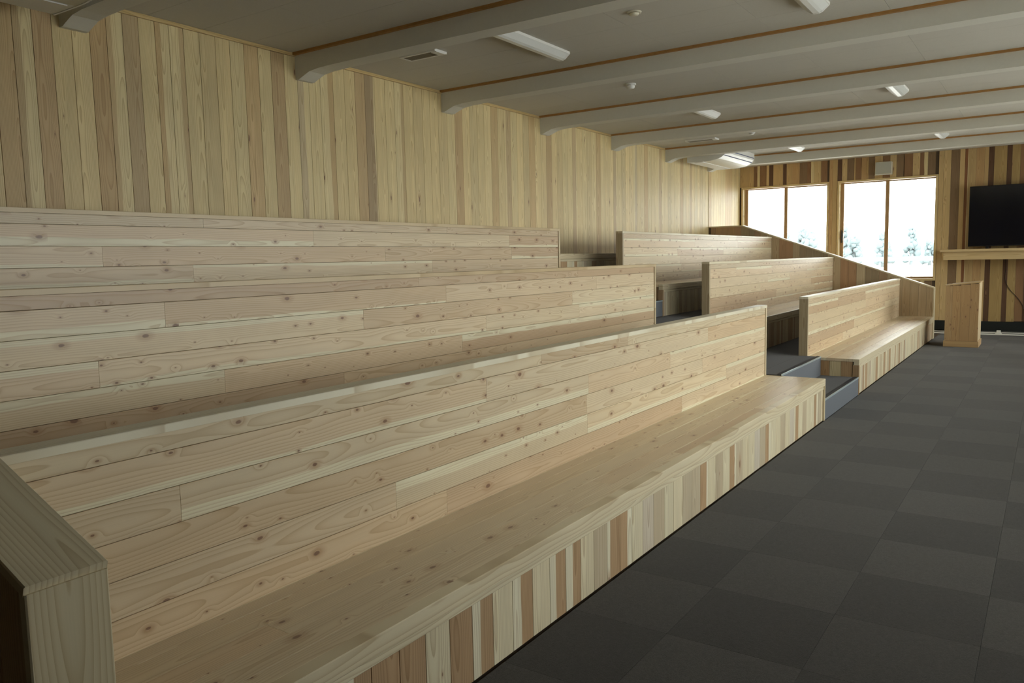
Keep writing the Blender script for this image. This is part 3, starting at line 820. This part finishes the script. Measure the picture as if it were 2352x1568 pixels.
for i in range(4):
    a, b = LY0 + 0.012 + (LY1 - LY0 - 0.024) * i / 4, LY0 + 0.012 + (LY1 - LY0 - 0.024) * (i + 1) / 4
    board('plank', (LX1 - 0.012, a + 0.0006, 0.09), (LX1, b - 0.0006, zl(LX1)), 'z', '+x', 'cedar', core, jit((0.68, 0.54, 0.33, 0), 0.04))
    board('plank', (LX0, a + 0.0006, 0.09), (LX0 + 0.012, b - 0.0006, zl(LX0)), 'z', '-x', 'cedar', core, jit((0.60, 0.44, 0.25, 0), 0.04))
multi = [((LX0 - 0.012, LY0 - 0.012, 0.0), (LX1 + 0.012, LY0, 0.088), 'x', '-y'), ((LX0 - 0.012, LY1, 0.0), (LX1 + 0.012, LY1 + 0.012, 0.088), 'x', '+y'),
         ((LX1, LY0, 0.0), (LX1 + 0.012, LY1, 0.088), 'y', '+x'), ((LX0 - 0.012, LY0, 0.0), (LX0, LY1, 0.088), 'y', '-x')]
for lo, hi, g_, f_ in multi:
    board('plinth', lo, hi, g_, f_, 'clear_wood', t, (0.56, 0.38, 0.19, 0))
d_ = Vector((LX1 - LX0, 0, 0.045)).normalized(); nrm = Vector((-d_.z, 0, d_.x))
me = board_mesh(0.40, LY1 - LY0 + 0.02, 0.016, 0.002)
mesh_obj('reading_top', me, 'clear_wood', t, Vector((LX1 - 0.19, (LY0 + LY1) / 2, zl(LX1 - 0.19) + 0.001)), basis(d_, nrm), (0.60, 0.43, 0.22, 0))
board('book_stop', (LX0 - 0.012, LY0 - 0.008, zl(LX0) - 0.002), (LX0 + 0.05, LY1 + 0.008, zl(LX0) + 0.014), 'y', '-x', 'clear_wood', t, (0.58, 0.41, 0.21, 0))

# ------------------------------------------------------------------ ceiling fittings
def lamp(x, y0, y1, label):
    t = thing('ceiling_lamp', (x, (y0 + y1) / 2, ZC), label, 'lamp', 'surface mounted ceiling lamps')
    hw = 0.088
    box('mounting_plate', (x - hw, y0, ZC - 0.022), (x + hw, y1, ZC - 0.0005), 'white_plastic', t)
    pr = [(x - hw + 0.003, ZC - 0.022), (x - 0.042, ZC - 0.056), (x - 0.020, ZC - 0.066), (x + 0.020, ZC - 0.066), (x + 0.042, ZC - 0.056), (x + hw - 0.003, ZC - 0.022)]
    poly('diffuser', pr, 'y', y0 + 0.025, y1 - 0.025, 'lamp_diffuser', t)
    poly('end_cap', [(a, b - (0.001 if b < ZC - 0.03 else 0)) for a, b in pr], 'y', y0, y0 + 0.025, 'white_plastic', t)
    poly('end_cap', [(a, b - (0.001 if b < ZC - 0.03 else 0)) for a, b in pr], 'y', y1 - 0.025, y1, 'white_plastic', t)
names = {5.0: 'between the vent and the round ceiling speaker', 9.3: 'in the bay beyond the smoke detector', 13.0: 'in the bay of the far air conditioner'}
for yb_, ye, wh in ((4.98, 6.12, 'in the bay of the first vent'), (8.82, 9.88, 'in the bay beyond the smoke detector'), (12.82, 13.98, 'in the bay nearest the windows')):
    lamp(-3.60, yb_, ye, 'unlit white ceiling lamp above the rear rows, ' + wh)
    lamp(-1.47, yb_, ye, 'unlit white ceiling lamp above the front row, ' + wh)

def vent(x0, x1, y0, y1, label):
    t = thing('ceiling_vent', ((x0 + x1) / 2, (y0 + y1) / 2, ZC), label, 'vent', 'ceiling vents')
    z = ZC - 0.0005
    box('frame', (x0, y0, z - 0.020), (x1, y0 + 0.022, z), 'white_plastic', t)
    box('frame', (x0, y1 - 0.022, z - 0.020), (x1, y1, z), 'white_plastic', t)
    box('frame', (x0, y0 + 0.022, z - 0.020), (x0 + 0.022, y1 - 0.022, z), 'white_plastic', t)
    box('frame', (x1 - 0.060, y0 + 0.022, z - 0.024), (x1, y1 - 0.022, z), 'white_plastic', t)
    box('backing', (x0 + 0.022, y0 + 0.022, z - 0.006), (x1 - 0.060, y1 - 0.022, z), 'grille', t)
    nn = 8
    for i in range(nn):
        yy = y0 + 0.028 + (y1 - y0 - 0.056) * i / (nn - 1)
        box('slat', (x0 + 0.022, yy - 0.003, z - 0.018), (x1 - 0.060, yy + 0.003, z - 0.006), 'grille', t)
vent(-4.74, -4.34, 5.30, 5.46, 'flat ceiling vent with brown grille beside the first lamp')
vent(-4.76, -4.28, 11.80, 11.98, 'flat ceiling vent next to the beam at the air conditioner by the windows')

def rounded(name, x, y, r, h, label, cat, parts):
    t = thing(name, (x, y, ZC), label, cat)
    for pn, pr, m in parts:
        lathe(pn, [(a, ZC * 0 + b) for a, b in pr], (x, y, ZC - 0.0005), m, t)
rounded('ceiling_speaker', -2.59, 5.455, 0.05, 0.02, 'small round cream ceiling sensor with a ribbed centre', 'sensor', [
    ('rim', [(0.055, 0.0), (0.052, -0.008), (0.042, -0.010)], 'cream_plastic'), ('centre', [(0.036, -0.010), (0.034, -0.020), (0.020, -0.026), (0.004, -0.027)], 'cream_plastic')])
rounded('smoke_detector', -3.66, 7.62, 0.05, 0.04, 'small white smoke detector on the ceiling between two beams', 'detector', [
    ('base', [(0.055, 0.0), (0.055, -0.012), (0.045, -0.014)], 'white_plastic'), ('head', [(0.040, -0.014), (0.043, -0.030), (0.036, -0.045), (0.018, -0.050), (0.002, -0.050)], 'white_plastic')])
rounded('smoke_detector', -3.70, 11.72, 0.05, 0.03, 'flat white detector on the ceiling near the vent by the windows', 'detector', [
    ('base', [(0.050, 0.0), (0.050, -0.010), (0.042, -0.012)], 'white_plastic'), ('head', [(0.038, -0.012), (0.036, -0.024), (0.020, -0.030), (0.002, -0.030)], 'white_plastic')])

def air_con(y0, y1, label):
    t = thing('air_conditioner', (-4.75, (y0 + y1) / 2, ZC), label, 'air conditioner', 'ceiling air conditioners')
    pr = [(-5.085, ZC - 0.001), (-5.085, 2.975), (-4.80, 2.973), (-4.70, 2.976), (-4.62, 2.986), (-4.55, 3.003), (-4.50, 3.024), (-4.465, 3.050), (-4.440, 3.085), (-4.430, 3.13), (-4.430, ZC - 0.001)]
    o = poly('casing', pr, 'y', y0 + 0.012, y1 - 0.012, 'white_plastic', t)
    for yy in (y0, y1 - 0.012):
        poly('end_cheek', [(a - (0.004 if a < -5 else -0.004 if a > -4.5 else 0), b - (0.004 if b < 3.1 else 0)) for a, b in pr], 'y', yy, yy + 0.012, 'white_plastic', t)
    box('intake_grille', (-4.98, y0 + 0.05, 2.9665), (-4.84, y1 - 0.05, 2.9735), 'white_plastic', t)
    poly('lower_panel', [(-4.82, 2.9715), (-4.70, 2.9745), (-4.62, 2.9845), (-4.56, 2.9985), (-4.56, 3.003), (-4.62, 2.989), (-4.70, 2.979), (-4.82, 2.976)], 'y', y0 + 0.012, y1 - 0.012, 'cream_plastic', t)
    for xx, zz in ((-4.468, 3.048), (-4.4315, 3.120)):
        box('trim_line', (xx - 0.006, y0 + 0.015, zz - 0.006), (xx + 0.006, y1 - 0.015, zz + 0.006), 'blue_line', t)
air_con(12.72, 14.18, 'white curved ceiling air conditioner close to the windows')
air_con(1.16, 2.585, 'white ceiling air conditioner above the end of the benches away from the windows')

# ------------------------------------------------------------------ outside
g_ = box('field', (-400, YF + 0.6, -0.70), (300, 500, -0.50), 'field')
tag(g_, 'pale open field outside beyond the windows', 'field'); g_['kind'] = 'structure'
g2 = box('field', (XR + 0.6, -200, -0.70), (300, YF + 0.6, -0.50), 'field'); g2['kind'] = 'structure'
tag(g2, 'pale open ground outside the side windows', 'field')
r_ = box('road', (-120, 52, -0.50), (60, 57, -0.44), 'road'); tag(r_, 'grey road crossing the field outside', 'road')
t = thing('guardrail', (-10, 60, -0.5), 'long low grey guardrail beyond the road outside', 'guardrail')
box('rail', (-40, 59.95, 0.78), (10, 60.05, 1.10), 'rail_steel', t)
for i in range(26):
    box('post', (-40 + 2 * i, 60.05, -0.5), (-39.88 + 2 * i, 60.2, 1.0), 'rail_steel', t)
def ico(center, rad, seed):
    import bmesh
    bm = bmesh.new(); bmesh.ops.create_icosphere(bm, subdivisions=2, radius=1.0)
    rr = random.Random(seed)
    for v in bm.verts:
        v.co *= 1 + rr.uniform(-0.25, 0.25)
    vs = [Vector((v.co.x * rad[0], v.co.y * rad[1], v.co.z * rad[2])) + Vector(center) for v in bm.verts]
    fs = [tuple(q.index for q in f.verts) for f in bm.faces]
    bm.free(); return vs, fs
def tree(x, y, h, w, seed, label):
    rr = random.Random(seed)
    t = thing('tree', (x, y, -0.5), label, 'tree', 'hazy trees beyond the field')
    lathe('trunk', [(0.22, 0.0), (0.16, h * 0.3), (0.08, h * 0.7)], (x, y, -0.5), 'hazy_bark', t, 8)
    V, F = [], []
    for i in range(34):
        k = (i / 33) ** 0.8
        ang, rr_ = rr.uniform(0, 6.283), w * 0.36 * (1.0 - 0.75 * k) * math.sqrt(rr.random())
        r0 = w * rr.uniform(0.09, 0.16) * (1.25 - 0.5 * k)
        c = (rr_ * math.cos(ang), rr_ * math.sin(ang), h * (0.16 + 0.78 * k))
        vs, fs = ico(c, (r0, r0, r0 * rr.uniform(0.9, 1.4)), seed * 31 + i)
        n_ = len(V); V += vs; F += [tuple(q + n_ for q in f) for f in fs]
    me = bpy.data.meshes.new('crown'); me.from_pydata(V, [], F)
    for p_ in me.polygons:
        p_.use_smooth = True
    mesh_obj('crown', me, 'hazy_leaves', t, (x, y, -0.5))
for i, (x, y, h, w) in enumerate([(-46, 131, 5.0, 4.2), (-40, 112, 4.0, 4.0), (-39.5, 131, 5.7, 4.0), (-33.0, 121, 5.0, 4.0), (-33.0, 131, 5.8, 4.0), (-27.2, 112, 4.9, 3.6), (-27.0, 131, 6.5, 3.4), (-23.4, 121, 4.3, 3.4),
                                   (-21.0, 131, 3.6, 3.4), (-18.2, 112, 4.5, 2.8), (-17.4, 131, 5.6, 3.0), (-13.8, 121, 3.4, 2.8), (-12.4, 131, 2.9, 2.8)]):
    tree(x, y, h, w, i + 1, 'pale hazy tree in the line beyond the field outside the windows')
